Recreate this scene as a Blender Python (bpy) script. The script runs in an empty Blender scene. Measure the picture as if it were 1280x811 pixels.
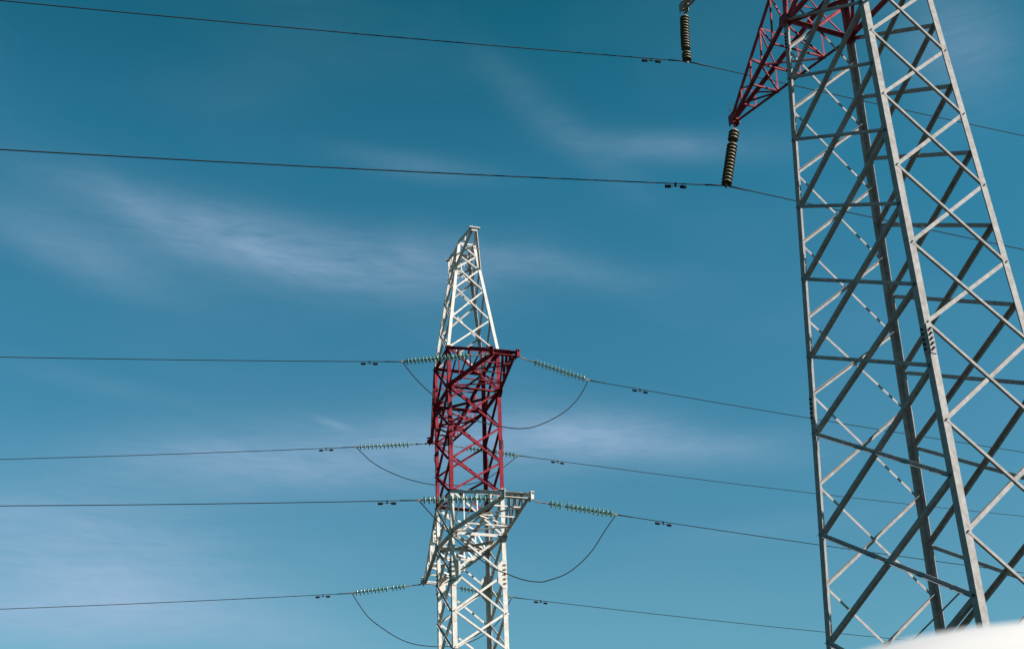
import bpy, bmesh, math, random
from mathutils import Vector, Matrix
random.seed(7)
C = bpy.context.scene.collection
scn = bpy.context.scene
R = math.radians
EYE = 1.7                                     # camera height above the ground

# ------------------------------------------------------------------ camera
cam = bpy.data.cameras.new('camera'); co = bpy.data.objects.new('camera', cam); C.objects.link(co)
FPX, PITCH, ROLL = 1462.15, 0.453754, -0.005859
cam.sensor_width = 36; cam.lens = FPX/1280*36
cam.clip_start = 0.05; cam.clip_end = 9000
Rx = Vector((1,0,0)); Ux = Vector((0,-math.sin(PITCH),math.cos(PITCH))); Fx = Vector((0,math.cos(PITCH),math.sin(PITCH)))
cr_, sr_ = math.cos(ROLL), math.sin(ROLL)
Rv = cr_*Rx+sr_*Ux; Uv = -sr_*Rx+cr_*Ux
m = Matrix((Rv, Uv, -Fx)).transposed().to_4x4(); m.translation = (0,0,EYE)
co.matrix_world = m
cam.dof.use_dof = True; cam.dof.focus_distance = 36; cam.dof.aperture_fstop = 3.6
scn.camera = co

# ------------------------------------------------------------------ sky and sun
SUN_AZ = R(109); SUN_EL = R(40)              # azimuth clockwise from +Y: behind the camera, to the right
w = bpy.data.worlds.new('World'); scn.world = w; w.use_nodes = True
nt = w.node_tree; nt.nodes.clear(); N = nt.nodes; L = nt.links
def nd(t, **k):
    n = N.new(t)
    for a, b in k.items(): setattr(n, a, b)
    return n
def mth(op, a, b=None, c=None, clamp=False):
    n = nd('ShaderNodeMath', operation=op, use_clamp=clamp)
    for i, x in enumerate((a, b, c)):
        if x is None: continue
        if isinstance(x, (int, float)): n.inputs[i].default_value = x
        else: L.new(x, n.inputs[i])
    return n.outputs[0]
out = nd('ShaderNodeOutputWorld'); bg = nd('ShaderNodeBackground'); bg.inputs[1].default_value = 0.0515
sky = nd('ShaderNodeTexSky', sky_type='NISHITA', sun_disc=False)
sky.sun_elevation = SUN_EL; sky.sun_rotation = SUN_AZ
sky.altitude = 500; sky.air_density = 1.0; sky.dust_density = 1.0; sky.ozone_density = 2.0
tc = nd('ShaderNodeTexCoord'); sx = nd('ShaderNodeSeparateXYZ'); L.new(tc.outputs['Generated'], sx.inputs[0])
X, Y, Z = sx.outputs
az = mth('ARCTAN2', X, Y); el = mth('ARCSINE', Z)
# sky colour: the clear-air sky, tinted teal, deeper with height
ramp = nd('ShaderNodeValToRGB'); L.new(mth('DIVIDE', el, math.pi/2, clamp=True), ramp.inputs[0])
SKYT = [(0.0, (0.457, 0.712, 0.702)), (0.14, (0.426, 0.823, 0.768)), (0.26, (0.274, 0.849, 0.8)), (0.365, (0.19, 0.875, 0.816)), (0.45, (0.084, 0.713, 0.631)), (0.58, (0.053, 0.34, 0.34)), (1.0, (0.03, 0.21, 0.226))]
e = ramp.color_ramp.elements
while len(e) < len(SKYT): e.new(0.5)
for q, (p, cc) in zip(e, SKYT): q.position = p; q.color = (*cc, 1)
mul = nd('ShaderNodeMixRGB', blend_type='MULTIPLY'); mul.inputs[0].default_value = 1
L.new(sky.outputs[0], mul.inputs[1]); L.new(ramp.outputs[0], mul.inputs[2])
# cirrus: broad soft banks at their bearings and heights, broken up by stretched noise
def bank(a0, e0, sa, se, tilt, amp):
    """soft elliptic bank of high cloud at bearing a0, elevation e0 (degrees)"""
    da = mth('SUBTRACT', az, R(a0)); de = mth('SUBTRACT', el, R(e0))
    ct, st = math.cos(R(tilt)), math.sin(R(tilt))
    p = mth('DIVIDE', mth('ADD', mth('MULTIPLY', da, ct), mth('MULTIPLY', de, st)), R(sa))
    q = mth('DIVIDE', mth('SUBTRACT', mth('MULTIPLY', de, ct), mth('MULTIPLY', da, st)), R(se))
    r2 = mth('ADD', mth('MULTIPLY', p, p), mth('MULTIPLY', q, q))
    return mth('MULTIPLY', mth('EXPONENT', mth('MULTIPLY', r2, -1.0)), amp)
cb = nd('ShaderNodeCombineXYZ'); L.new(az, cb.inputs[0]); L.new(el, cb.inputs[1])
def noise(scale, sxyz, rot, detail, rough, dist=0.0, off=0.0):
    mp = nd('ShaderNodeMapping'); L.new(cb.outputs[0], mp.inputs[0])
    mp.inputs['Rotation'].default_value = (0,0,R(rot)); mp.inputs['Scale'].default_value = sxyz
    mp.inputs['Location'].default_value = (off, off*.37, off*.6)
    n = nd('ShaderNodeTexNoise'); L.new(mp.outputs[0], n.inputs['Vector'])
    n.inputs['Scale'].default_value = scale; n.inputs['Detail'].default_value = detail
    n.inputs['Roughness'].default_value = rough; n.inputs['Distortion'].default_value = dist
    return n.outputs['Fac']
BANKS = [(-15.0, 29.3, 9.4, 1.46, -7, 0.549), (-13.7, 29.0, 3.6, 0.67, -12, 0.172), (-23.4, 27.7, 5.4, 1.22, -12, 0.308), (-20.1, 29.9, 3.2, 0.56, -30, 0.099), (-6.2, 29.0, 6.9, 1.46, 0, 0.352), (2.7, 28.7, 4.9, 0.8, -10, 0.264), (9.4, 34.2, 5.2, 0.72, -6, 0.308), (2.9, 35.5, 5.3, 1.02, -35, 0.154), (-5.5, 33.6, 4.7, 0.63, -5, 0.198), (-3.3, 19.9, 7.5, 1.73, 3, 0.565), (4.1, 20.5, 4.6, 1.13, -3, 0.637), (10.6, 19.5, 5.5, 0.94, -4, 0.342), (-9.2, 20.9, 0.9, 0.2, -15, 0.366), (-13.8, 18.9, 6.8, 1.59, 3, 0.591), (-20.6, 14.2, 8.0, 2.59, -6, 0.736), (-22.2, 11.3, 7.8, 2.04, 0, 0.555), (-11.9, 11.1, 6.6, 1.12, -8, 0.293), (-21.1, 21.8, 4.2, 0.51, -5, 0.122), (25.8, 36.3, 3.1, 2.82, -50, 0.315), (12.6, 15.7, 4.9, 0.63, 4, 0.098)]
acc = None
for b in BANKS:
    v = bank(*b); acc = v if acc is None else mth('ADD', acc, v)
n1 = noise(6.5, (1.0, 3.4, 1), 9, 7, .58, 0.55, 3.1)
n2 = noise(17, (0.8, 5.5, 1), 14, 7, .62, 1.4, 9.4)
n3 = noise(2.2, (1.0, 2.0, 1), 0, 3, .5, 0.0, 1.7)
mix = mth('ADD', mth('MULTIPLY', n1, .62), mth('MULTIPLY', n2, .38))
tex = mth('MULTIPLY', mth('SUBTRACT', mix, .13, clamp=True), 1.62)
cl = mth('MULTIPLY', acc, tex)
base = mth('MULTIPLY', mth('SUBTRACT', n3, .45, clamp=True), mth('MULTIPLY', n1, .45))
cl = mth('ADD', cl, base)
cl = mth('MINIMUM', cl, 0.8)
cm = nd('ShaderNodeMixRGB', blend_type='MIX'); L.new(cl, cm.inputs[0]); L.new(mul.outputs[0], cm.inputs[1])
CLOUD = (2.85,3.95,5.45,1)
cm.inputs[2].default_value = CLOUD
L.new(cm.outputs[0], bg.inputs[0]); L.new(bg.outputs[0], out.inputs[0])

sl = bpy.data.lights.new('sun', 'SUN'); so = bpy.data.objects.new('sun', sl); C.objects.link(so)
sl.energy = 5.0; sl.angle = R(0.5); sl.color = (1.0, .925, .86)
sd = Vector((math.sin(SUN_AZ)*math.cos(SUN_EL), math.cos(SUN_AZ)*math.cos(SUN_EL), math.sin(SUN_EL)))
so.rotation_euler = (-sd).to_track_quat('-Z', 'Y').to_euler()
scn.view_settings.view_transform = 'Standard'; scn.view_settings.look = 'None'
scn.view_settings.exposure = 1.35; scn.view_settings.gamma = 1.0; scn.view_settings.use_curve_mapping = False
scn.render.engine = 'CYCLES'
scn.cycles.diffuse_bounces = 1; scn.cycles.glossy_bounces = 2; scn.cycles.transmission_bounces = 6; scn.cycles.max_bounces = 6

# ------------------------------------------------------------------ materials
def mat(name, col, rough=.6, metal=0.0, var=.12, scale=6.0, dirt=None, dirt_amt=0.0, spec=.3, bump=0.0):
    """base colour with a mottled variation and optional patches of dirt or rust"""
    mm = bpy.data.materials.new(name); mm.use_nodes = True
    t = mm.node_tree; b = t.nodes['Principled BSDF']
    b.inputs['Roughness'].default_value = rough; b.inputs['Metallic'].default_value = metal
    b.inputs['Specular IOR Level'].default_value = spec
    g = t.nodes.new('ShaderNodeNewGeometry')
    n = t.nodes.new('ShaderNodeTexNoise'); n.inputs['Scale'].default_value = scale; n.inputs['Detail'].default_value = 5
    t.links.new(g.outputs['Position'], n.inputs['Vector'])
    r = t.nodes.new('ShaderNodeValToRGB'); t.links.new(n.outputs['Fac'], r.inputs[0])
    r.color_ramp.elements[0].position = .3; r.color_ramp.elements[1].position = .7
    r.color_ramp.elements[0].color = (*[c*(1-var) for c in col], 1)
    r.color_ramp.elements[1].color = (*[min(1, c*(1+var*.6)) for c in col], 1)
    last = r.outputs[0]
    if dirt:
        n2 = t.nodes.new('ShaderNodeTexNoise'); n2.inputs['Scale'].default_value = scale*.45; n2.inputs['Detail'].default_value = 8
        n2.inputs['Roughness'].default_value = .7
        t.links.new(g.outputs['Position'], n2.inputs['Vector'])
        r2 = t.nodes.new('ShaderNodeValToRGB'); t.links.new(n2.outputs['Fac'], r2.inputs[0])
        r2.color_ramp.elements[0].position = .5; r2.color_ramp.elements[1].position = .72
        r2.color_ramp.elements[0].color = (0,0,0,1); r2.color_ramp.elements[1].color = (dirt_amt,)*3+(1,)
        mx = t.nodes.new('ShaderNodeMixRGB'); t.links.new(r2.outputs[0], mx.inputs[0])
        t.links.new(last, mx.inputs[1]); mx.inputs[2].default_value = (*dirt, 1); last = mx.outputs[0]
    t.links.new(last, b.inputs['Base Color'])
    if bump:
        bp = t.nodes.new('ShaderNodeBump'); bp.inputs['Strength'].default_value = bump
        t.links.new(n.outputs['Fac'], bp.inputs['Height']); t.links.new(bp.outputs[0], b.inputs['Normal'])
    return mm
def banded(name, c1, c2, zlo, zhi, **k):
    """tower paint: colour c2 between two heights, c1 elsewhere (the painted aviation bands)"""
    mm = mat(name, c1, **k); t = mm.node_tree; b = t.nodes['Principled BSDF']
    src = b.inputs['Base Color'].links[0].from_socket
    g = t.nodes.new('ShaderNodeNewGeometry'); s = t.nodes.new('ShaderNodeSeparateXYZ'); t.links.new(g.outputs['Position'], s.inputs[0])
    def M_(op, a, v):
        n = t.nodes.new('ShaderNodeMath'); n.operation = op; t.links.new(a, n.inputs[0])
        if isinstance(v, float): n.inputs[1].default_value = v
        else: t.links.new(v, n.inputs[1])
        return n.outputs[0]
    f = M_('MULTIPLY', M_('GREATER_THAN', s.outputs[2], float(zlo)), M_('LESS_THAN', s.outputs[2], float(zhi)))
    n = t.nodes.new('ShaderNodeTexNoise'); n.inputs['Scale'].default_value = 3.5; n.inputs['Detail'].default_value = 6
    t.links.new(g.outputs['Position'], n.inputs['Vector'])
    r = t.nodes.new('ShaderNodeValToRGB'); t.links.new(n.outputs['Fac'], r.inputs[0])
    r.color_ramp.elements[0].position = .3; r.color_ramp.elements[1].position = .7
    r.color_ramp.elements[0].color = (*[q*.62 for q in c2], 1); r.color_ramp.elements[1].color = (*[q*1.18 for q in c2], 1)
    mx = t.nodes.new('ShaderNodeMixRGB'); t.links.new(f, mx.inputs[0]); t.links.new(src, mx.inputs[1]); t.links.new(r.outputs[0], mx.inputs[2])
    t.links.new(mx.outputs[0], b.inputs['Base Color'])
    return mm
S1, S2 = 2.6, 5.2
M_T1 = banded('tower_paint_grey', (.28,.27,.263), (.27,.068,.080), 8.25*S1+EYE, 10.4*S1+EYE, rough=.5, var=.22, scale=8, dirt=(.16,.13,.105), dirt_amt=.5, spec=0.0)
M_T2 = banded('tower_paint_white', (.50,.475,.435), (.20,.029,.040), 3.136*S2+EYE-.05, 4.51*S2+EYE, rough=.55, var=.14, scale=6, dirt=(.22,.16,.11), dirt_amt=.55, spec=.0)
M_BOLT = mat('bolt_steel', (.025,.023,.02), rough=.8, var=.2, scale=20)
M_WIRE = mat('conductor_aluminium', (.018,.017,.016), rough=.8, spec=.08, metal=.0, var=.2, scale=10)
M_FIT = mat('fitting_steel', (.10,.09,.08), rough=.6, metal=.3, var=.25, scale=20)
M_DAMP = mat('damper_iron', (.010,.009,.009), rough=.8, spec=.05, var=.2, scale=20)
def glass(name, col, tr, rg=.15):
    mm = mat(name, col, rough=rg, var=.15, scale=9, spec=.6)
    b = mm.node_tree.nodes['Principled BSDF']; b.inputs['Transmission Weight'].default_value = tr
    b.inputs['IOR'].default_value = 1.5
    return mm
M_GREEN = glass('green_glass', (.33,.58,.48), .5)
M_BROWN = glass('olive_glass', (.105,.092,.052), .1, .5)
M_CONC = mat('concrete', (.32,.31,.29), rough=.9, var=.2, scale=3)
M_GRASS = mat('grass_ground', (.018,.022,.014), rough=.95, var=.4, scale=.6, dirt=(.03,.028,.022), dirt_amt=.5, spec=.1, bump=.3)
M_VAN = mat('van_paint', (.46,.455,.45), rough=.35, var=.03, scale=2, spec=.5)
M_RUB = mat('black_rubber', (.02,.02,.02), rough=.8, var=.2, scale=10)
M_GLS = mat('dark_glass', (.015,.02,.022), rough=.06, var=.1, scale=2, spec=.6)
M_RED = mat('lamp_red', (.35,.02,.02), rough=.2, var=.1, scale=5, spec=.6)
M_RIM = mat('wheel_steel', (.35,.35,.36), rough=.4, metal=.6, var=.1, scale=5)

# ------------------------------------------------------------------ mesh helpers
def obj(name, bm, material, parent=None, smooth=False):
    me = bpy.data.meshes.new(name)
    bmesh.ops.recalc_face_normals(bm, faces=bm.faces)
    bm.to_mesh(me); bm.free(); me.materials.append(material)
    if smooth:
        for p in me.polygons: p.use_smooth = True
    o = bpy.data.objects.new(name, me); C.objects.link(o)
    if parent: o.parent = parent
    return o
def tag(o, label=None, cat=None, group=None, kind=None):
    if label: o['label'] = label
    if cat: o['category'] = cat
    if group: o['group'] = group
    if kind: o['kind'] = kind
    return o
def empty(name, loc, rz=0):
    o = bpy.data.objects.new(name, None); C.objects.link(o); o.location = loc; o.rotation_euler = (0,0,rz)
    o.empty_display_size = .3
    return o
def angle_bar(bm, P, Q, n1, n2, w1, t, w2=None):
    """rolled L section from P to Q: one flange towards n1, the other towards n2, heel on the line PQ"""
    P, Q = Vector(P), Vector(Q); d = (Q-P).normalized(); w2 = w2 or w1
    a = Vector(n1); a = (a-d*a.dot(d)).normalized()
    b = Vector(n2); b = (b-d*b.dot(d)).normalized()
    prof = [(0,0), (w1,0), (w1,t), (t,t), (t,w2), (0,w2)]
    v1 = [bm.verts.new(P+a*x+b*y) for x, y in prof]; v2 = [bm.verts.new(Q+a*x+b*y) for x, y in prof]
    for i in range(6):
        j = (i+1) % 6; bm.faces.new((v1[i], v1[j], v2[j], v2[i]))
    for v in (v1, v2):
        bm.faces.new((v[0], v[1], v[2], v[3])); bm.faces.new((v[0], v[3], v[4], v[5]))
def box(bm, c, ax, ay, az_, sx_, sy_, sz_):
    c = Vector(c); ax, ay, az_ = (Vector(q).normalized() for q in (ax, ay, az_))
    vs = [bm.verts.new(c+ax*(sx_*i/2)+ay*(sy_*j/2)+az_*(sz_*k/2)) for i in (-1,1) for j in (-1,1) for k in (-1,1)]
    for f in ((0,1,3,2),(4,6,7,5),(0,4,5,1),(2,3,7,6),(0,2,6,4),(1,5,7,3)): bm.faces.new([vs[i] for i in f])
def plate(bm, pts, n, t):
    """flat gusset with outline pts, thickness t along n"""
    n = Vector(n).normalized(); a = [bm.verts.new(Vector(p)) for p in pts]; b = [bm.verts.new(Vector(p)+n*t) for p in pts]
    bm.faces.new(a); bm.faces.new(b[::-1])
    for i in range(len(a)):
        j = (i+1) % len(a); bm.faces.new((a[i], a[j], b[j], b[i]))
def frame_of(d):
    d = Vector(d).normalized(); u = d.cross(Vector((0,0,1)))
    if u.length < 1e-3: u = Vector((1,0,0))
    u.normalize(); return u, d.cross(u).normalized()
def tube(bm, pts, r, n=8, cap=True):
    pts = [Vector(p) for p in pts]; rings = []
    rr = r if isinstance(r, (list, tuple)) else [r]*len(pts)
    for i, p in enumerate(pts):
        d = pts[min(i+1, len(pts)-1)]-pts[max(i-1, 0)]; u, v = frame_of(d)
        rings.append([bm.verts.new(p+(u*math.cos(2*math.pi*k/n)+v*math.sin(2*math.pi*k/n))*rr[i]) for k in range(n)])
    for a, b in zip(rings, rings[1:]):
        for k in range(n): bm.faces.new((a[k], a[(k+1) % n], b[(k+1) % n], b[k]))
    if cap: bm.faces.new(rings[0]); bm.faces.new(rings[-1])
def bolt(bm, p, n, r, h):
    p = Vector(p); n = Vector(n).normalized(); tube(bm, [p-n*h*.2, p+n*h], r, 6)

# ------------------------------------------------------------------ lattice towers
class Tower:
    """local axes: a = across the line (towards the far cross-arm is +a), b = along the line, z = height above the eye.
    The empty's own x axis is -a, its y axis is b."""
    def __init__(s, name, azm, yaw, D, S, lean, zr, hw, leg_w, brace_w, matl):
        s.S = S; s.yaw = yaw; s.hw = hw; s.lw = leg_w; s.bw = brace_w; s.m = matl
        s.c = Vector((D*math.sin(azm), D*math.cos(azm), 0))*S
        s.root = empty(name, (s.c.x, s.c.y, 0), -yaw)
        lx, ly = lean; cy, sy = math.cos(yaw), math.sin(yaw)
        s.lx = lx*cy-ly*sy; s.ly = lx*sy+ly*cy; s.zr = zr
    def P(s, a, b, z):                         # a, b, z in the tower's own units -> local metres
        return Vector((-a*s.S+s.lx*(z-s.zr)*s.S, b*s.S+s.ly*(z-s.zr)*s.S, z*s.S+EYE))
    def W(s, a, b, z):                         # the same in world space, a/b/z in metres
        p = s.P(a/s.S, b/s.S, z/s.S); c_, s_ = math.cos(-s.yaw), math.sin(-s.yaw)
        return Vector((s.c.x+p.x*c_-p.y*s_, s.c.y+p.x*s_+p.y*c_, p.z))
    def K(s, sa, sb, z):
        ha, hb = s.hw(z); return s.P(sa*ha, sb*hb, z)
    def legs(s, zs, ws=None):
        T = s.lw; t = max(.014, T*.1)
        for sa, sb in ((-1,-1),(-1,1),(1,-1),(1,1)):
            bm = bmesh.new()
            na = Vector((sa,0,0)); nb = Vector((0,-sb,0))
            for i_, (z0, z1) in enumerate(zip(zs, zs[1:])):
                if ws: T = ws[i_]
                p, q = s.K(sa,sb,z0), s.K(sa,sb,z1)
                d = (q-p).normalized()
                angle_bar(bm, p-d*.0, q+d*.004, na, nb, T, t)
            obj('leg', bm, s.m, s.root)
    def faces(s):
        return [((-1,-1),(-1,1)), ((1,-1),(1,1)), ((1,-1),(-1,-1)), ((1,1),(-1,1))]
    def fnorm(s, f):
        (a0,b0),(a1,b1) = f
        return Vector((-a0,0,0)) if a0 == a1 else Vector((0,b0,0))
    def brace(s, f, ends, kind, w_=None, name='brace', part=None, inset=None):
        """one bar of a face. kind 'in' sits behind the leg flange, 'out' on top of it"""
        n = s.fnorm(f); w_ = w_ or s.bw; t = max(.008, w_*.1)
        (k0, z0), (k1, z1) = ends
        p, q = s.K(*k0, z0), s.K(*k1, z1)
        h = (q-p); h.z = 0; h.normalize(); i = inset if inset is not None else s.lw*.45
        p = p+h*i; q = q-h*i
        d = (q-p).normalized(); side = d.cross(n)
        if side.z > 0: side = -side
        tl = s.lw*.1
        off = n*.004 if kind == 'out' else -n*(max(.014, tl)+.003)
        n2 = n if (kind == 'out' and (f[0][0] != f[1][0] or f[0][0] > 0)) else -n
        uface = f[0][0] != f[1][0]; front_u = uface and f[0][1] < 0; front_v = (not uface) and f[0][0] < 0
        if (kind == 'out' and uface) or (kind == 'in' and front_u) or (kind == 'out' and front_v): side = -side
        p = p+off-side*w_*.5; q = q+off-side*w_*.5
        bm = part or bmesh.new()
        angle_bar(bm, p, q, side, n2, w_, t)
        if part is None: obj(name, bm, s.m, s.root)
    def xpanel(s, f, z0, z1, w_=None, part=None, thin=.85):
        A, B = f
        # the bar rising towards the second corner is outside
        s.brace(f, ((A,z0),(B,z1)), 'in', w_, part=part); s.brace(f, ((A,z1),(B,z0)), 'out', (w_ or s.bw)*(thin if f[0][0] == f[1][0] else .9), part=part)
    def node_bolts(s, zs, faces, r, h):
        bm = bmesh.new()
        for f in faces:
            n = s.fnorm(f)
            for z in zs:
                for k, o in ((f[0],f[1]),(f[1],f[0])):
                    p = s.K(*k, z); q = s.K(*o, z); d = (q-p).normalized()
                    for j, dz in ((0, 0.0),):
                        bolt(bm, p+d*s.lw*(.42+.12*j)+n*(s.bw*.1+.004)+Vector((0,0,dz)), n, r, h)
        return obj('bolt_set', bm, M_BOLT, s.root)
    def splice(s, z, n_b, length=1.0, wide=1.25, rows=(.3,.68), leg=None):
        """bolted splice plates on a leg, bolts as a sub-part"""
        for sa, sb in (leg or ((-1,-1),(-1,1),(1,-1),(1,1))):
            bm = bmesh.new(); bb = bmesh.new()
            up = (s.K(sa,sb,z+.1)-s.K(sa,sb,z)).normalized(); p = s.K(sa,sb,z)
            for n, along in ((Vector((-sa,0,0)), Vector((0,-sb,0))), (Vector((0,sb,0)), Vector((sa,0,0)))):
                al = (along-up*along.dot(up)).normalized(); o = n*.004
                W_ = s.lw*wide
                L_ = length/2
                pts = [p+o+up*L_+al*.01, p+o+up*L_+al*s.lw*.9, p+o+up*L_*.6+al*W_, p+o-up*L_*.6+al*W_, p+o-up*L_+al*s.lw*.9, p+o-up*L_+al*.01]
                plate(bm, pts, n, .012)
                for i in range(n_b):
                    y = (i-(n_b-1)/2)*(length*.82/n_b)
                    for c_ in rows: bolt(bb, p+up*y+al*s.lw*c_+n*.018, n, .025, .045)
            g = obj('splice_plate', bm, s.m, s.root); obj('bolt_set', bb, M_BOLT, g)
    def arm(s, side, zb, zt, La, tipw, ztip, npan, cw, bw, box_tip=False, spikes=False, tipc=0.0, tipd=.10):
        """triangular lattice cross-arm on side (+1 far, -1 near)"""
        top = empty('cross_arm', (0,0,0)); top.parent = s.root
        bm = bmesh.new()
        Bt = {}
        for sb in (-1,1):
            rb = s.K(side,sb,zb); rt = s.K(side,sb,zt)
            tb = s.P(side*La, tipc+sb*tipw, ztip); tt = s.P(side*La, tipc+sb*tipw, ztip+(zt-zb)*tipd)
            Bt[sb] = (rb, rt, tb, tt)
        out_ = Vector((-side,0,0))
        for sb in (-1,1):
            rb, rt, tb, tt = Bt[sb]
            for nm, p, q, v in (('chord', rb, tb, Vector((0,0,1))), ('chord', rt, tt, Vector((0,0,-1)))):
                b2 = bmesh.new(); o = Vector((0,sb,0))*.016
                angle_bar(b2, p+o, q+o, Vector((0,-sb,0)), v, cw, cw*.1); obj(nm, b2, s.m, top)
        fr = [1-(1-i/npan)**1.0*1.0 for i in range(npan+1)]
        fr = [i/npan for i in range(npan)]+[.96]
        # side faces: posts and diagonals; bottom and top faces: struts and zigzag
        def ab(p, q, n1, n2, nm='strut'):
            b2 = bmesh.new(); angle_bar(b2, p, q, n1, n2, bw, max(.007, bw*.1)); obj(nm, b2, s.m, top)
        for sb in (-1,1):
            rb, rt, tb, tt = Bt[sb]; n = Vector((0,sb,0)); o = n*-.006
            bp = [rb.lerp(tb, f) for f in fr]; tp = [rt.lerp(tt, f) for f in fr]
            for i in range(1, npan):
                ab(bp[i]+o, tp[i]+o, out_, -n)
            for i in range(npan-1):
                ab(bp[i]+o*2.2, tp[i+1]+o*2.2, Vector((0,0,-1)), -n)
        L_, R_ = (Bt[-1], Bt[1])
        bl = [L_[0].lerp(L_[2], f) for f in fr]; br = [R_[0].lerp(R_[2], f) for f in fr]
        tl = [L_[1].lerp(L_[3], f) for f in fr]; tr = [R_[1].lerp(R_[3], f) for f in fr]
        up = Vector((0,0,1))
        for i in range(1, npan+1):
            ab(bl[i]-up*.004, br[i]-up*.004, out_, up)
            if i < npan: ab(tl[i]+up*.004, tr[i]+up*.004, out_, -up)
        for i in range(npan-1):
            p, q = (bl[i], br[i+1]) if i % 2 == 0 else (br[i], bl[i+1])
            ab(p-up*.016, q-up*.016, out_, up)
            if i % 2 == 0: ab(tl[i]+up*.016, tr[i+1]+up*.016, out_, -up)
        # tip: hanger plates
        b2 = bmesh.new()
        for sb in (-1,1):
            tb, tt = Bt[sb][2], Bt[sb][3]
            c_ = (tb+tt)/2; hgt = (tt-tb).length+.06
            box(b2, c_+Vector((0,sb*.03,-.03)), (1,0,0), (0,1,0), (0,0,1), .34 if box_tip else .26, .02, hgt+.12)
            if box_tip:
                box(b2, c_+Vector((0,sb*.10,-.06)), (1,0,0), (0,1,0), (0,0,1), .16, .14, .20)
                box(b2, c_+Vector((0,sb*.10,hgt*.5)), (1,0,0), (0,1,0), (0,0,1), .22, .16, .03)
        pL, pR = Bt[-1][2], Bt[1][2]
        box(b2, (pL+pR)/2+Vector((0,0,-.02)), (1,0,0), (0,1,0), (0,0,1), .16, (pR-pL).length+.08, .03)
        if not box_tip: box(b2, (pL+pR)/2+Vector((0,0,-.09)), (1,0,0), (0,1,0), (0,0,1), .08, .03, .16)
        obj('tip_plate', b2, s.m, top)
        if spikes:
            b3 = bmesh.new()
            p = (Bt[-1][3]+Bt[1][3])/2
            for k in range(5):
                d = Vector((random.uniform(-.25,.25), random.uniform(-.45,.25), 1)).normalized()
                q = p+Vector((random.uniform(-.2,.25), random.uniform(-.06,.06), 0))
                tube(b3, [q, q+d*random.uniform(.35,.62)], .006, 5)
            obj('bird_spike', b3, M_BOLT, top)
        return top

def heads(s, sides, z):                        # gusset plates where an arm meets the legs
    for sa, sb in sides:
        bm = bmesh.new(); p = s.K(sa,sb,z)
        n = Vector((0,sb,0)); al = Vector((-sa,0,0)); L_ = s.lw*1.5
        plate(bm, [p+n*.02+al*L_*.8-Vector((0,0,.02)), p+n*.02+al*L_*.5+Vector((0,0,L_*.9)), p+n*.02-al*L_*.8+Vector((0,0,L_*.8)), p+n*.02-al*L_*.9-Vector((0,0,.15)), p+n*.02-Vector((0,0,L_*.9))], n, .012)
        n = Vector((-sa,0,0)); al = Vector((0,-sb,0))
        plate(bm, [p+n*.03-al*.02+Vector((0,0,L_*.7)), p+n*.03+al*L_*.7+Vector((0,0,L_*.5)), p+n*.03+al*L_*1.1, p+n*.03+al*L_*.6-Vector((0,0,L_*.6)), p+n*.03-al*.02-Vector((0,0,L_*.8))], n, .012)
        g = obj('gusset_plate', bm, s.m, s.root)
        bb = bmesh.new()
        for j in range(3):
            for k_ in range(2): bolt(bb, p+n*.045+al*L_*(.25+.3*k_)+Vector((0,0,(j-1)*L_*.35)), n, .018, .028)
        obj('bolt_set', bb, M_BOLT, g)

# ---- near tower (right edge of the picture)
def hw1(z):
    return (max(.08, 1.0099-.0487*z), max(.06, .6635-.0291*z))
T1 = Tower('lattice_tower', .3594, 1.2036, 10, S1, (0,0), 0, hw1, .170, .085, M_T1)
tag(T1.root, 'tall grey lattice tower close by at the right edge, red cross-arm pointing left', 'power pylon')
GZ1 = -EYE/S1
vz = [GZ1+.02, .42, 1.44, 2.366, 3.256, 4.11, 4.874, 5.671, 6.463, 7.22, 7.98, 8.74, 9.5, 10.28, 11.05, 11.85, 12.65, 13.4, 14.1]
uz = [-.12, .93, 1.897, 2.807, 3.727, 4.471, 5.269, 6.059, 6.831, 7.58, 8.33, 9.12, 9.96, 10.79, 11.58, 12.4, 13.2, 14.0]
T1.legs([GZ1+.02, 3.5, 8, 14.1])
F1 = T1.faces()
for f in F1[:2]:
    for i, (z0, z1) in enumerate(zip(vz, vz[1:])):
        if z0 < 10.4: T1.xpanel(f, z0, z1, w_=.085, thin=.72)
for f in F1[2:]:
    for z0, z1 in zip(uz, uz[1:]):
        if z0 < 10.4: T1.xpanel(f, z0, z1, w_=.098)
bm = bmesh.new()                               # bracing above the picture
for f in F1[:2]:
    for z0, z1 in zip(vz, vz[1:]):
        if z0 >= 10.4: T1.xpanel(f, z0, z1, part=bm)
for f in F1[2:]:
    for z0, z1 in zip(uz, uz[1:]):
        if z0 >= 10.4: T1.xpanel(f, z0, z1, part=bm)
obj('upper_bracing', bm, M_T1, T1.root)
T1.node_bolts(vz[1:10], F1[:1], .017, .025); T1.node_bolts(vz[1:10], F1[1:2], .018, .03)
T1.node_bolts(uz[1:11], F1[2:3], .018, .03)
T1.splice(3.96, 5, length=.70, wide=.95, rows=(.5,)); T1.splice(8.05, 5, length=.7, wide=.9, rows=(.5,))
for zb, zt, La in ((8.33, 9.12, 2.34), (10.79, 11.58, 3.235), (13.2, 14.0, 2.2)):
    for side in (1, -1):
        T1.arm(side, zb, zt, La, .03, zb-.02, 5 if La < 3 else 6, .098, .045, spikes=(side == 1))
    heads(T1, ((1,-1),(1,1),(-1,-1),(-1,1)), zb)
    for f in F1:
        for z in (zb, zt): T1.brace(f, ((f[0],z),(f[1],z)), 'in', w_=.11, name='horizontal_strut')
bm = bmesh.new()                               # plan bracing at the lower arm
angle_bar(bm, T1.K(-1,-1,8.33), T1.K(1,1,8.33), (0,0,-1), (1,0,0), .09, .01)
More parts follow.
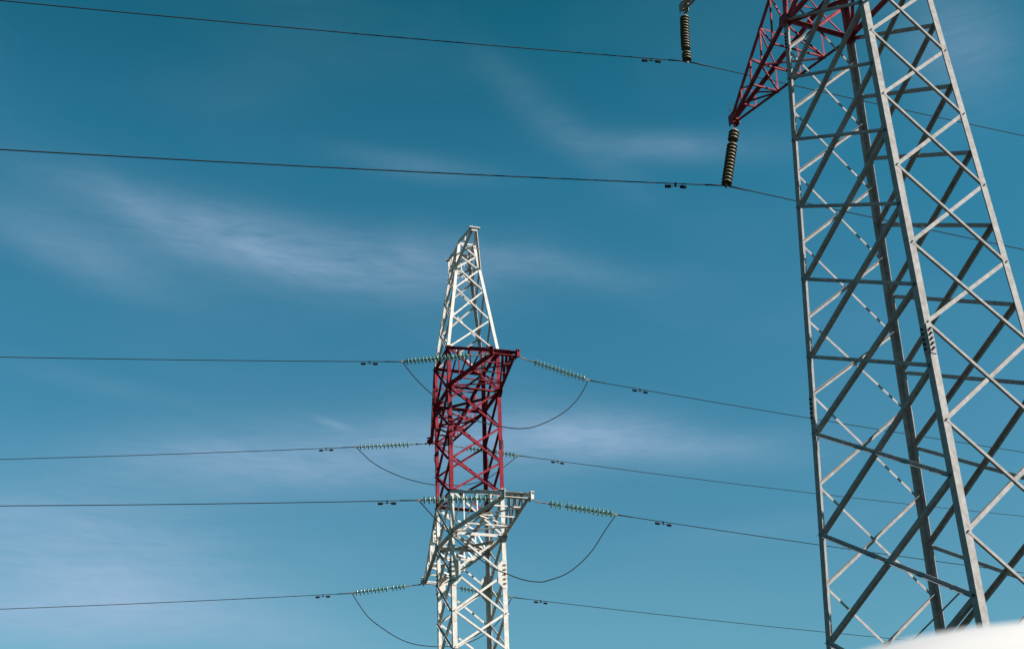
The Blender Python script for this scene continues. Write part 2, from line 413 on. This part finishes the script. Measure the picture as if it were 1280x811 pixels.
angle_bar(bm, T1.K(-1,1,8.33)-Vector((0,0,.1)), T1.K(1,-1,8.33)-Vector((0,0,.1)), (0,0,-1), (1,0,0), .09, .01)
obj('plan_bracing', bm, M_T1, T1.root)
bm = bmesh.new()                               # pointed top
ap = T1.P(0,0,15.6)
for sa, sb in ((-1,-1),(-1,1),(1,-1),(1,1)): angle_bar(bm, T1.K(sa,sb,14.1), ap, (sa,0,0), (0,-sb,0), .12, .012)
obj('peak', bm, M_T1, T1.root)
# thin pale earthing cable running down inside
bm = bmesh.new()
tube(bm, [T1.P(-.69,-.545,1.97), T1.P(.078,-.50,1.698), T1.P(.86,-.45,1.42)], .016, 6)
obj('earth_cable', bm, mat('cable_grey', (.18,.18,.175), rough=.5), T1.root)
for sa, sb in ((-1,-1),(-1,1),(1,-1),(1,1)):
    bm = bmesh.new(); p = T1.K(sa,sb,GZ1)
    box(bm, (p.x,p.y,.15), (1,0,0),(0,1,0),(0,0,1), .8,.8,.5); bmesh.ops.bevel(bm, geom=bm.edges[:], offset=.03, segments=1)
    obj('footing', bm, M_CONC, T1.root)

# ---- far tower (middle of the picture)
ZP = 4.51
def hw2(z):
    if z <= ZP: return (.27794-.00155*z, .22897-.00436*z*-1.0 if False else .22897+.00436*z)
    return (.26001-.12024*(z-4.536), .23866-.13051*(z-4.536))
T2 = Tower('lattice_tower', -.03816, 1.28549, 10, S2, (-.03274,-.00023), 3.0, hw2, .20, .098, M_T2)
tag(T2.root, 'white lattice tower with red middle band and pointed top, farther off in the centre', 'power pylon')
GZ2 = -EYE/S2
z2 = [GZ2+.01, .10, .44, .76, 1.09, 1.43, 1.815, 2.109, 2.436, 2.765, 3.136, 3.427, 3.753, 4.104, 4.494]
zpk = [4.494, 4.839, 5.163, 5.399, 5.55, 5.69]
T2.legs([GZ2+.01, 2.4, ZP, 5.69], [.20, .18, .145])
F2 = T2.faces()
bm = bmesh.new()
for f in F2:
    for z0, z1 in zip(z2, z2[1:]):
        if z0 < 1.0: T2.xpanel(f, z0, z1, part=bm)
        else: T2.xpanel(f, z0, z1)
obj('lower_bracing', bm, M_T2, T2.root)
for f in F2:
    for z0, z1 in zip(zpk, zpk[1:]): T2.xpanel(f, z0, z1, w_=.078)
for f in F2:
    for z in (1.43, 2.765, 3.136, 4.104, 4.494, 5.69):
        T2.brace(f, ((f[0],z),(f[1],z)), 'in', w_=.13 if z < 5 else .1, name='horizontal_strut')
T2.node_bolts([1.815, 2.109, 2.436], F2[:1], .024, .035)
T2.splice(2.436, 5, length=1.25, wide=2.0)
T2.splice(3.60, 4, length=.5, wide=.9)
TC = {(-1,1.08):.05, (-1,1.10):.05, (1,1.15):.02, (1,1.18):.02, (-1,1.37):.02, (1,1.51):.02}
for zb, zt, Ln, Lf in ((4.104, 4.494, 1.08, 1.18), (2.765, 3.136, 1.37, 1.51), (1.43, 1.80, 1.10, 1.15)):
    for side in (1, -1):
        La = Lf if side > 0 else Ln
        T2.arm(side, zb, zt, La, .10, zb-.01, 4, .14, .07, box_tip=True, tipc=TC[side, La], tipd=.12)
    heads(T2, ((1,-1),(1,1),(-1,-1),(-1,1)), zb)
    bm = bmesh.new()
    angle_bar(bm, T2.K(-1,-1,zb)-Vector((0,0,.03)), T2.K(1,1,zb)-Vector((0,0,.03)), (0,0,-1), (1,0,0), .10, .01)
    angle_bar(bm, T2.K(-1,1,zb)-Vector((0,0,.14)), T2.K(1,-1,zb)-Vector((0,0,.14)), (0,0,-1), (1,0,0), .10, .01)
    obj('plan_bracing', bm, M_T2, T2.root)
for side in (1,-1):                            # short ground-wire brackets at the top
    br = empty('peak_bracket', (0,0,0)); br.parent = T2.root
    tip = T2.P(.53 if side > 0 else -.42, 0, 5.85 if side > 0 else 5.70); n = Vector((0,1,0))
    for sb in (-1,1):
        o = Vector((0,sb*.12,0))
        for z, dz in ((5.40,-.05),(5.69,.04)):
            b2 = bmesh.new(); angle_bar(b2, T2.K(side,sb,z), tip+o+Vector((0,0,dz)), (0,-sb,0), (0,0,1), .10, .012); obj('chord', b2, M_T2, br)
        b2 = bmesh.new(); p = T2.K(side,sb,5.40).lerp(tip+o, .5); q = T2.K(side,sb,5.69).lerp(tip+o, .5)
        angle_bar(b2, p, q, (-side,0,0), (0,-sb,0), .06, .008); obj('strut', b2, M_T2, br)
    b2 = bmesh.new(); p = T2.K(side,-1,5.40).lerp(tip-Vector((0,.12,0)), .5); q = T2.K(side,1,5.40).lerp(tip+Vector((0,.12,0)), .5)
    angle_bar(b2, p, q, (-side,0,0), (0,0,1), .06, .008); obj('strut', b2, M_T2, br)
    b2 = bmesh.new(); box(b2, tip, (1,0,0),(0,1,0),(0,0,1), .16,.55,.05); box(b2, tip-Vector((0,0,.1)), (1,0,0),(0,1,0),(0,0,1), .05,.30,.16); obj('tip_plate', b2, M_T2, br)
for sa, sb in ((-1,-1),(-1,1),(1,-1),(1,1)):
    bm = bmesh.new(); p = T2.K(sa,sb,GZ2)
    box(bm, (p.x,p.y,.15), (1,0,0),(0,1,0),(0,0,1), .8,.8,.5); bmesh.ops.bevel(bm, geom=bm.edges[:], offset=.03, segments=1)
    obj('footing', bm, M_CONC, T2.root)

# ------------------------------------------------------------------ insulator strings
def disc_mesh(name, r, matl, zs_=1.0):
    """one bell-shaped glass disc, axis +Z, open towards +Z"""
    prof = [(.018,-.035),(r*.28,-.03),(r*.55,-.012),(r*.86,.012),(r,.035),(r*.97,.046),(r*.88,.034),(r*.74,.03),(r*.70,.05),(r*.62,.03),(r*.48,.028),(r*.42,.05),(r*.34,.026),(.018,.02)]
    bm = bmesh.new(); n = 20; rings = []
    prof = [(x, z*zs_) for x, z in prof]
    for x, z in prof: rings.append([bm.verts.new((x*math.cos(2*math.pi*k/n), x*math.sin(2*math.pi*k/n), z)) for k in range(n)])
    for a, b in zip(rings, rings[1:]):
        for k in range(n): bm.faces.new((a[k], a[(k+1) % n], b[(k+1) % n], b[k]))
    bmesh.ops.recalc_face_normals(bm, faces=bm.faces)
    me = bpy.data.meshes.new(name); bm.to_mesh(me); bm.free(); me.materials.append(matl)
    for p in me.polygons: p.use_smooth = True
    return me
D_GREEN = disc_mesh('disc', .165, M_GREEN, .7)
D_BROWN = disc_mesh('disc', .165, M_BROWN, 1.7)
def string(p_att, p_end, n, mesh, link, gap_after, label, group, bend=0.0, tail=.12, reverse=False):
    """insulator string from its fixing p_att to the conductor clamp p_end"""
    p0, p1 = Vector(p_att), Vector(p_end); L_ = (p1-p0).length
    root = empty('insulator_string', p0); tag(root, label, 'insulator', group)
    q = (p1-p0).to_track_quat('Z', 'Y'); root.rotation_mode = 'QUATERNION'; root.rotation_quaternion = q
    gap = .14 if gap_after else 0
    usable = L_-link-tail-gap; pitch = usable/n
    bm = bmesh.new(); zs = []; z = link+pitch*.5
    for i in range(n):
        zs.append(z); z += pitch
        if i+1 == gap_after: z += gap
    def bx(z_): return bend*math.sin(math.pi*z_/L_)
    tube(bm, [(bx(a),0,a) for a in (zs[0]-pitch*.5, *zs, zs[-1]+pitch*.5)], .020, 8)
    for a in zs:                                # metal caps
        tube(bm, [(bx(a),0,a-pitch*.46), (bx(a),0,a-pitch*.10)], [.038,.048], 10)
    obj('cap_and_pin', bm, M_FIT, root)
    for a in zs:
        o = bpy.data.objects.new('disc', mesh); C.objects.link(o); o.parent = root; o.location = (bx(a),0,a)
        if reverse: o.rotation_euler = (math.pi,0,0)
    bm = bmesh.new()                            # shackles and link rods
    tube(bm, [(0,0,0),(0,0,link+.02)], .022, 8)
    k = max(1, int(link/.22))
    for i in range(k):
        z_ = link*(i+.5)/k
        box(bm, (0,0,z_), (1,0,0), (0,1,0), (0,0,1), .085 if i % 2 else .03, .03 if i % 2 else .085, .11)
    obj('link', bm, M_FIT, root)
    bm = bmesh.new()
    tube(bm, [(0,0,L_-tail),(0,0,L_+.02)], .03, 8); box(bm, (0,0,L_-.02), (1,0,0), (0,1,0), (0,0,1), .05,.10,.16)
    obj('clamp', bm, M_FIT, root)
    return root
# near tower: two suspension strings
G1 = 'olive insulator strings hanging from the near tower'
w2c = T1.W(2.34*S1, -.518, 19.153); w1c = T1.W(3.235*S1, -.057, 25.692)
string(T1.W(2.34*S1, 0, 8.31*S1-.20), w2c, 15, D_BROWN, .10, 3, 'olive brown insulator string hanging from the red arm tip, slightly swung to the left', G1, tail=.10)
string(T1.W(3.235*S1, 0, 10.77*S1-.18), w1c, 15, D_BROWN, .10, 12, 'olive brown insulator string at the top edge of the picture, kinked near its lower end', G1, bend=-.05, tail=.10)
# far tower: eight tension strings
G2 = 'green glass insulator strings of the far tower'
A, B, AF, BF = 1.1*S2, 1.37*S2, 1.15*S2, 1.48*S2
TS = {   # name: (a, left clamp (b,z), right clamp (b,z))
 'nt': (-A, (-4.30,20.35), (4.05,20.46)), 'ft': (AF, (-4.36,20.63), (4.30,20.99)),
 'nb': (-B, (-3.92,13.87), (4.30,13.94)), 'fb': (BF, (-4.13,13.56), (4.18,13.85))}
zt_t = (4.104-.03)*S2; zb_t = (2.765-.03)*S2
def att(a, sb, z): return T2.W(a, (.05 if a == -A else .02)*S2+sb*.10*S2+sb*.18, z)
words = {
 ('nt',-1): ('pale green glass insulator string crossing in front of the top of the red band', 17, .95, 0),
 ('nt', 1): ('green glass insulator string reaching right from the red arm nearest the peak', 14, .62, 0),
 ('ft',-1): ('green glass insulator string at the left of the red band, at mid height', 13, .95, 0),
 ('ft', 1): ('green glass insulator string seen through the red legs, just right of centre', 14, .62, 0),
 ('nb',-1): ('green glass insulator string crossing in front of the white legs just below the red band', 14, .35, 9),
 ('nb', 1): ('green glass insulator string reaching right from the tip of the big white arm', 14, .62, 3),
 ('fb',-1): ('green glass insulator string at the lower left of the white tower part', 13, .80, 4),
 ('fb', 1): ('green glass insulator string seen through the white legs, the lowest on the right side', 14, .62, 0)}
clamps = {}
for k, (a, l_, r_) in TS.items():
    for sb, (b_, z_) in ((-1, l_), (1, r_)):
        z_a = zt_t if k[1] == 't' else zb_t
        lab, n_, lk, gp = words[(k, sb)]
        pe = T2.W(a, b_, z_); clamps[(k, sb)] = pe
        string(att(a, sb, z_a), pe, n_, D_GREEN, lk, gp, lab, G2, tail=.16)

# ------------------------------------------------------------------ conductors with vibration dampers
def conductor(start, direction_pts, r, dampers, label, group, ext=70):
    """start and a far point of a span; the wire goes on past it with its sag"""
    p0, p1 = Vector(start), Vector(direction_pts); d = p1-p0; L0 = math.hypot(d.x, d.y)
    k = .00055
    tot = L0+ext
    def at(s_):
        t_ = s_/L0; q = p0+d*t_; q.z += k*s_*(s_-L0); return q
    root = empty('conductor', p0); tag(root, label, 'power line', group)
    bm = bmesh.new(); n = 40
    pts = [at(tot*(i/n)**1.4)-p0 for i in range(n+1)]
    tube(bm, pts, r, 7); 
    u = (pts[1]-pts[0]).normalized()
    tube(bm, [Vector((0,0,0)), u*.75], r*1.5, 8)
    obj('wire', bm, M_WIRE, root, smooth=True)
    for s_ in dampers:
        c_ = at(s_)-p0; t_ = (at(s_+.1)-at(s_-.1)).normalized(); dn = Vector((0,0,-1))
        bm = bmesh.new(); h = .085
        box(bm, c_+dn*h*.5, t_, dn.cross(t_), dn, .05, .04, h+.05)
        pt = [c_+dn*h+t_*x+dn*(.02*abs(x)/.25) for x in (-.27,-.13,0,.13,.27)]
        tube(bm, pt, .010, 6)
        dm = obj('vibration_damper', bm, M_DAMP, root)
        for sg in (-1,1):
            b2 = bmesh.new(); e_ = c_+dn*(h+.02)+t_*sg*.26
            tube(b2, [e_-t_*.10, e_-t_*.085, e_+t_*.085, e_+t_*.10], [.025,.05,.05,.028], 10); obj('weight', b2, M_DAMP, dm)
    return root
def hor(p, q): return math.hypot(q.x-p.x, q.y-p.y)
G3 = 'conductors of the near line'; G4 = 'conductors of the far tower'
a1, a2 = 2.34*S1, 3.235*S1
conductor(w1c, T1.W(a2, -21.326, 21.782), .0165, [1.4], 'highest conductor, running from the upper left corner to the topmost insulator string', G3)
conductor(w1c, T1.W(a2, 14.664, 26.23), .0165, [], 'highest conductor right of its insulator, passing behind the red arm to the right edge', G3)
conductor(w2c, T1.W(a1, -20.25, 15.716), .0165, [1.75], 'conductor running from the left edge to the string under the red arm tip', G3)
conductor(w2c, T1.W(a1, 10.784, 19.18), .0165, [], 'conductor running right from the string under the red arm tip, through the near tower', G3)
FAR = {('nt',-1): ((-19.99,18.66), 'conductor going left from the red top arm, the upper of the far tower'),
 ('nt', 1): ((26.42,19.225), 'conductor going right from the red top arm, highest wire behind the near tower'),
 ('ft',-1): ((-21.03,18.41), 'conductor going left from the string beside the red band at mid height'),
 ('ft', 1): ((35.71,20.14), 'conductor going right from the string behind the red legs'),
 ('nb',-1): ((-18.97,12.42), 'conductor going left just below the red band of the far tower'),
 ('nb', 1): ((20.33,12.96), 'conductor going right from the green string of the big white arm'),
 ('fb',-1): ((-20.25,11.87), 'lowest conductor going left, from the string at the lower left'),
 ('fb', 1): ((27.11,12.81), 'lowest conductor going right, from the string behind the white legs')}
DMP = {('nt',-1):-5.70, ('nt',1):6.5, ('ft',-1):-5.86, ('ft',1):6.5, ('nb',-1):-5.16, ('nb',1):6.36, ('fb',-1):-5.56, ('fb',1):5.73}
for k, ((b_, z_), lab) in FAR.items():
    a = TS[k[0]][0]; p0 = clamps[k]; b0 = TS[k[0]][1 if k[1] < 0 else 2][0]
    conductor(p0, T2.W(a, b_, z_), .0165, [abs(DMP[k]-b0)], lab, G4)

# ------------------------------------------------------------------ jumper loops
def smooth(pts, sub=5):
    o = []
    for i in range(len(pts)-1):
        p0 = pts[max(i-1,0)]; p1 = pts[i]; p2 = pts[i+1]; p3 = pts[min(i+2,len(pts)-1)]
        for k in range(sub):
            t = k/sub
            o.append(.5*((2*p1)+(p2-p0)*t+(2*p0-5*p1+4*p2-p3)*t*t+(3*p1-p0-3*p2+p3)*t**3))
    return o+[pts[-1]]
JP = {'nt': ([(-3.77,19.68),(-3.0,18.99),(-1.86,18.31),(-1.01,17.99),(0.19,17.84),(0.9,17.86),(1.61,18.07),(2.63,18.66),(3.34,19.31),(3.78,19.93)], 'jumper loop hanging below the red top arm, its right part swinging clear of the legs'),
 'ft': ([(-3.55,19.93),(-2.77,19.52),(-1.67,19.16),(-.34,18.98),(1.19,19.09),(2.28,19.40),(2.82,19.75),(3.35,20.15)], 'jumper loop behind the red legs, its left part sagging below the string'),
 'nb': ([(-3.14,13.06),(-2.6,12.55),(-1.73,11.88),(-1.04,11.42),(-.33,11.17),(.25,11.01),(.83,10.97),(1.23,11.05),(2.11,11.43),(3.04,12.24),(3.83,13.32)], 'jumper loop hanging below the big white arm'),
 'fb': ([(-3.36,12.5),(-2.56,11.91),(-1.65,11.42),(-.86,11.21),(0,11.16),(.74,11.20),(1.99,11.51),(3.27,12.41)], 'lowest jumper loop, sagging to the lower edge left of the white legs')}
for k, (pts, lab) in JP.items():
    a, l_, r_ = TS[k]; bm = bmesh.new()
    P_ = [T2.W(a, *l_)]+[T2.W(a, b_, z_) for b_, z_ in pts]+[T2.W(a, *r_)]
    o0 = P_[0].copy(); P_ = smooth([p-o0 for p in P_]); tube(bm, P_, .021, 7)
    o = obj('jumper_cable', bm, M_WIRE, smooth=True); o.location = o0
    tag(o, lab, 'jumper cable', 'jumper loops of the far tower')

# ------------------------------------------------------------------ ground
bm = bmesh.new(); n = 60; Rg = 6000
rings = [[bm.verts.new((r_*math.cos(2*math.pi*k/n), r_*math.sin(2*math.pi*k/n)+0, 0)) for k in range(n)] for r_ in (8, 30, 100, 400, 1500, Rg)]
bm.faces.new(rings[0])
for a, b in zip(rings, rings[1:]):
    for k in range(n): bm.faces.new((a[k], a[(k+1) % n], b[(k+1) % n], b[k]))
g = obj('ground', bm, M_GRASS); tag(g, kind='structure')

# ------------------------------------------------------------------ white van right beside the camera (only its roof corner shows)
VX0, VX1, VY0 = .30, 2.25, 1.22
van = empty('parked_van', ((VX0+VX1)/2, VY0, 0)); tag(van, 'white rounded vehicle roof out of focus at the lower right corner', 'van')
def sec(hw_, z0, z1, rr, n=8):
    pts = []; rx, rz = .42*hw_, rr
    for (cx, a0) in ((hw_-rx, 0), (-hw_+rx, 90)):
        for k in range(n+1):
            a_ = R(a0+90*k/n); pts.append((cx+rx*math.cos(a_), z1-rz+rz*math.sin(a_)))
    return [(hw_, z0)]+pts+[(-hw_, z0)]
hwv = (VX1-VX0)/2
bm = bmesh.new()
stations = [(0.0,.80,1.855,.94),(.012,.88,1.910,.975),(.04,.94,1.954,.99),(.09,.98,1.976,1.0),(.2,1,1.996,1),(.5,1,2.024,1),(1.6,1,2.03,1),(3.0,1,2.0,1),(3.4,.99,1.96,.99),(4.1,.93,1.25,.97),(4.75,.90,1.05,.92),(4.9,.85,.8,.88)]
prev = None
for y, k1, top, k2 in stations:
    rr = .12
    ring = [bm.verts.new((x, y, z)) for x, z in sec(hwv*k2, .32, top, rr)]
    if prev:
        for i in range(len(ring)): 
            j = (i+1) % len(ring); bm.faces.new((prev[i], prev[j], ring[j], ring[i]))
    else: bm.faces.new(ring)
    prev = ring
bm.faces.new(prev)
body = obj('body', bm, M_VAN, van, smooth=True)
def panel(name, pts, n_, t, m_, par=van):
    b2 = bmesh.new(); plate(b2, pts, n_, t); return obj(name, b2, m_, par)
for sx_ in (-1,1):
    panel('rear_window', [(sx_*.08,-.012,1.15),(sx_*.78,-.012,1.15),(sx_*.72,-.012,1.62),(sx_*.08,-.012,1.62)], (0,-1,0), .006, M_GLS)
    lp = panel('tail_light', [(sx_*.83,-.02,.8),(sx_*.90,-.02,.8),(sx_*.90,-.02,1.15),(sx_*.83,-.02,1.15)], (0,-1,0), .03, M_RED)
    panel('side_window', [(sx_*(hwv+.004),.5,1.2),(sx_*(hwv+.004),3.1,1.2),(sx_*(hwv+.004),3.0,1.68),(sx_*(hwv+.004),.6,1.68)], (sx_,0,0), .006, M_GLS)
    for y in (.85, 3.95):
        b2 = bmesh.new(); tube(b2, [(sx_*(hwv-.20),y,.33),(sx_*(hwv-.17),y,.33),(sx_*(hwv-.01),y,.33),(sx_*(hwv+.01),y,.33)], [.30,.33,.33,.30], 28)
        wh = obj('wheel', b2, M_RUB, van); b3 = bmesh.new(); tube(b3, [(sx_*(hwv),y,.33),(sx_*(hwv+.02),y,.33)], [.20,.17], 20); obj('rim', b3, M_RIM, wh)
b2 = bmesh.new(); box(b2, (0,-.04,.45), (1,0,0),(0,1,0),(0,0,1), 1.75,.14,.2); bmesh.ops.bevel(b2, geom=b2.edges[:], offset=.03, segments=2); obj('bumper', b2, M_RUB, van)
panel('windscreen', [(-.80,3.50,1.90),(.80,3.50,1.90),(.85,4.10,1.30),(-.85,4.10,1.30)], (0,.7,.7), .01, M_GLS)
